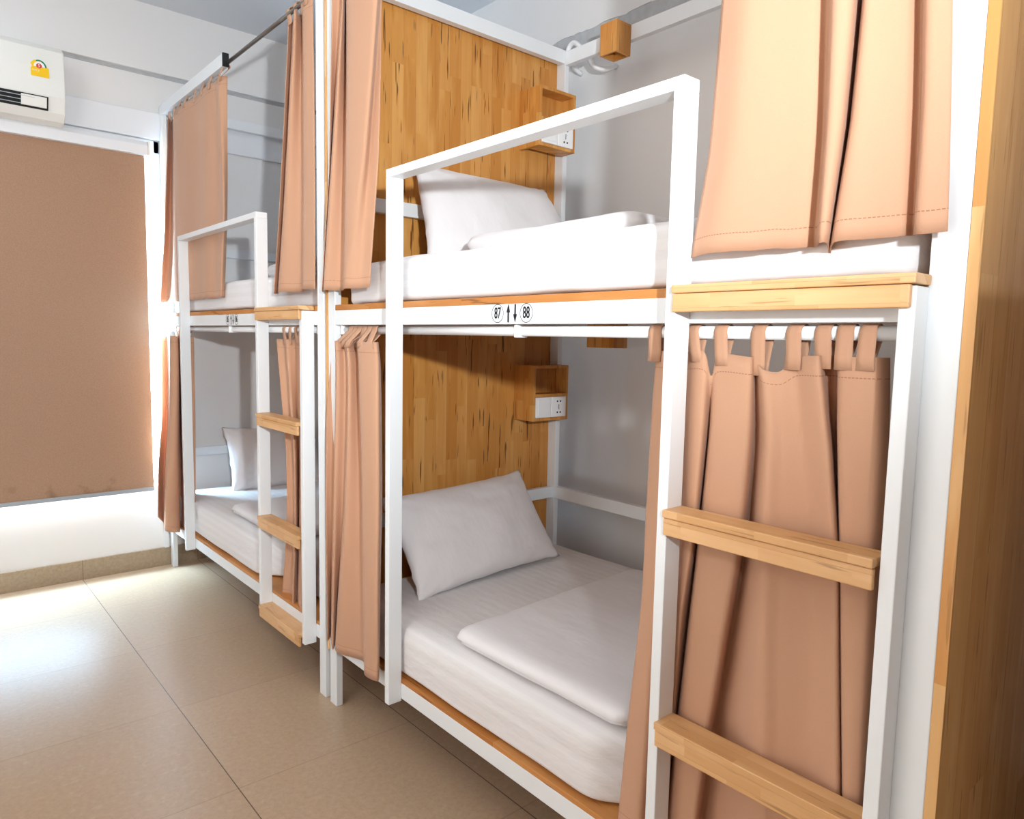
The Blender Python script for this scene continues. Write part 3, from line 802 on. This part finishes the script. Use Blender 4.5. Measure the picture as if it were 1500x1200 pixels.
# reading lamps: square wooden shades on the back rail
def lamp(label, z0, y0, y1, x0=.997, h=.118):
    t = thing('reading_lamp', label, 'lamp', (x0, y0, z0), 'wooden cube reading lamps on the back rail')
    x1 = 1.0815; d = .010; z1 = z0 + h
    def mk(n, m, *a, bv=.0008):
        o = B().box(*a).make(n, m, None, bv); loc(o, t); return o
    b = B()
    o = B().prism([(x0, y0), (x1, y0), (x1, y1), (x0, y1)], 'z', z1 - d, z1).make('lamp_top', M['box'], None, .0006); loc(o, t)
    mk('lamp_side', M['box'], x0, x0 + d, y0, y1, z0, z1 - d)
    mk('lamp_side', M['box'], x1 - d, x1, y0, y1, z0, z1 - d)
    mk('lamp_side', M['box'], x0 + d, x1 - d, y0, y0 + d, z0, z1 - d)
    mk('lamp_side', M['box'], x0 + d, x1 - d, y1 - d, y1, z0, z1 - d)
    xm, ym = (x0 + x1) / 2, (y0 + y1) / 2
    o = B().tube((xm, ym, z1 - d - .03), (xm, ym, z1 - d), .014, 14).make('bulb_socket', M['cap'], None); loc(o, t)
    return t
lamp('wooden cube lamp on the top back rail of the near bed', 2.466, -.365, -.279)
lamp('wooden cube lamp below the upper deck of the near bed, against the grey wall', 1.325, -.40, -.255, .998, .112)

# conduit pipe looping behind the top back rail
pts = [(1.31, .125, 2.58), (1.24, .12, 2.60), (1.2, .105, 2.64), (1.2, .09, 2.668), (1.2, .065, 2.672), (1.2, .035, 2.65), (1.2, -.01, 2.60), (1.2, -.045, 2.555), (1.205, -.07, 2.532), (1.24, -.085, 2.53), (1.31, -.09, 2.56)]
fine = []
for i in range((len(pts) - 1) * 5 + 1):
    t_ = i / 5; fine.append([crlist([p[a] for p in pts], t_, 1) for a in range(3)])
o = B().path(fine, .011).make('conduit_pipe', M['plastic'], None, 0, smooth=True)
tag(o, 'white bent conduit pipe looping behind the top back rail', 'pipe')

# small socket at the far upper bunk
t = thing('wall_socket', 'small cream wall socket above the far upper mattress, beside the curtain', 'socket', (.66, 2.072, 1.72))
o = B().box(.60, .68, 2.045, 2.072, 1.70, 1.79).make('socket_case', M['ac'], None, .003); loc(o, t)
b = B()
for dx in (-.012, .012): b.box(.64 + dx - .005, .64 + dx + .005, 2.0435, 2.0455, 1.725, 1.76)
o = b.make('socket_slot', M['ink'], None); loc(o, t)

# ------------------------------------------------------------------ curtains hung
make_curtain('low_near', 'wide peach curtain hanging behind the near ladder', dz=[0, 0, 0, 0, 0, -.045, -.004, -.006, -.006, -.026, -.03, -.004, 0, 0, 0, 0, 0, 0],
             tabs=[(.2, -1.376), (3.6, -1.467), (6.15, -1.53), (8.5, -1.607), (11, -1.674), (13.6, -1.726), (15.1, -1.764), (15.75, -1.80)], tabw=.031, wave=.004)
make_curtain('low_far', 'gathered peach curtain at the far end of the near lower bunk', tabs=[(1.6, -.085), (2.6, -.115), (4, -.145), (4.7, -.175), (6.2, -.21), (6.7, -.245)], tabw=.038)
make_curtain('up_far', 'narrow peach curtain beside the wood headboard, near upper bunk', tabs=[-.05, -.1, -.15, -.2, -.25], rodz=2.56)
make_curtain('up_near', 'wide bright peach curtain over the near end of the near upper bunk', tabs=[-1.56, -1.62, -1.68, -1.74, -1.8, -1.86], rodz=2.56, dzb=[0, 0, 0, .0, 0, 0, -.012, 0, .0, .002, .004, .0, .0])
make_curtain('b2_up_near', 'gathered peach curtain at the near end of the far upper bunk', tabs=[.2, .27, .34, .4], rodz=2.56)
make_curtain('b2_up_far', 'flat wide peach curtain hanging from the white top beam by the window', tabs=[1.10, 1.24, 1.36, 1.48, 1.6, 1.72, 1.84, 1.95], rodz=2.545)
make_curtain('b2_low_far', 'brown shaded curtain at the window end of the far lower bunk', tabs=[1.70, 1.78, 1.86, 1.93], dzb=[.09, .03, .02, 0, 0, 0, -.0])
make_curtain('b2_low_near', 'narrow peach curtain behind the steps of the far ladder', tabs=[.31, .36, .41, .47], tabw=.025)

# ------------------------------------------------------------------ camera
f, yaw, pit, rol = 1048.8, .7106, -.0979, .0196
fw = Vector((math.sin(yaw) * math.cos(pit), math.cos(yaw) * math.cos(pit), math.sin(pit)))
rt = Vector((math.cos(yaw), -math.sin(yaw), 0)); up = rt.cross(fw)
rt2 = rt * math.cos(rol) + up * math.sin(rol); up2 = -rt * math.sin(rol) + up * math.cos(rol)
cd = bpy.data.cameras.new('camera'); cam = bpy.data.objects.new('camera', cd); COL.objects.link(cam)
cd.sensor_fit = 'HORIZONTAL'; cd.sensor_width = 36; cd.lens = f / 1500 * 36; cd.clip_start = .02
m = Matrix((rt2, up2, -fw)).transposed().to_4x4(); m.translation = Vector((-1.1617, -2.3016, 1.3527)); cam.matrix_world = m
SC.camera = cam

# ------------------------------------------------------------------ light
def lamp_obj(name, typ, loc_, energy, col, **kw):
    l = bpy.data.lights.new(name, typ); l.energy = energy; l.color = col
    for k, v in kw.items(): setattr(l, k, v)
    o = bpy.data.objects.new(name, l); COL.objects.link(o); o.location = loc_; return o
def aim(o, target):
    d = Vector(target) - o.location; o.rotation_euler = d.to_track_quat('-Z', 'Y').to_euler()
# photographer's flash head a little above and behind the camera
fl = lamp_obj('flash_head', 'SPOT', (-1.10, -2.75, 1.64), FLASH, (.90, .96, 1.0), shadow_soft_size=.035, spot_size=R(108), spot_blend=1.0)
aim(fl, (.1, 2.1, 3.15))
# warm fill panel added under the ceiling to lift the aisle's ambient
cl = lamp_obj('ceiling_fill', 'AREA', (-1.35, -1.2, 3.05), CEIL, (1.0, .95, .88), shape='RECTANGLE', size=1.3, size_y=3.2)
cl2 = lamp_obj('ceiling_fill', 'AREA', (-1.35, 1.1, 3.05), CEIL * .5, (.86, .93, 1.0), shape='RECTANGLE', size=1.0, size_y=1.2)  # unseen cool panel added to brighten the window end
# invented soft fill by the left wall, brightening bed fronts and back walls
sd_ = lamp_obj('side_fill', 'AREA', (-2.42, -1.3, 1.9), SIDE, (1.0, .955, .90), shape='RECTANGLE', size=1.8, size_y=3.4)
sd_.rotation_euler = (R(90), 0, R(-90))
# daylight outside the window
dl = lamp_obj('daylight', 'AREA', (-1.1, 2.5, 1.25), DAY, (.52, .76, 1.0), shape='RECTANGLE', size=1.6, size_y=1.6)
aim(dl, (-1.1, 2.1, 1.15))
wd = bpy.data.worlds.new('world'); SC.world = wd; wd.use_nodes = True
bg = wd.node_tree.nodes['Background']; bg.inputs[0].default_value = (.75, .87, 1.0, 1); bg.inputs[1].default_value = SKY

vs = SC.view_settings
SC.display_settings.display_device = 'sRGB'
vs.view_transform = 'Standard'; vs.look = 'None'; vs.gamma = 1.0; vs.exposure = EXPO; vs.use_curve_mapping = False
SC.cycles.max_bounces = 10; SC.cycles.diffuse_bounces = 6; SC.cycles.sample_clamp_indirect = 6
SC.cycles.caustics_reflective = False; SC.cycles.caustics_refractive = False
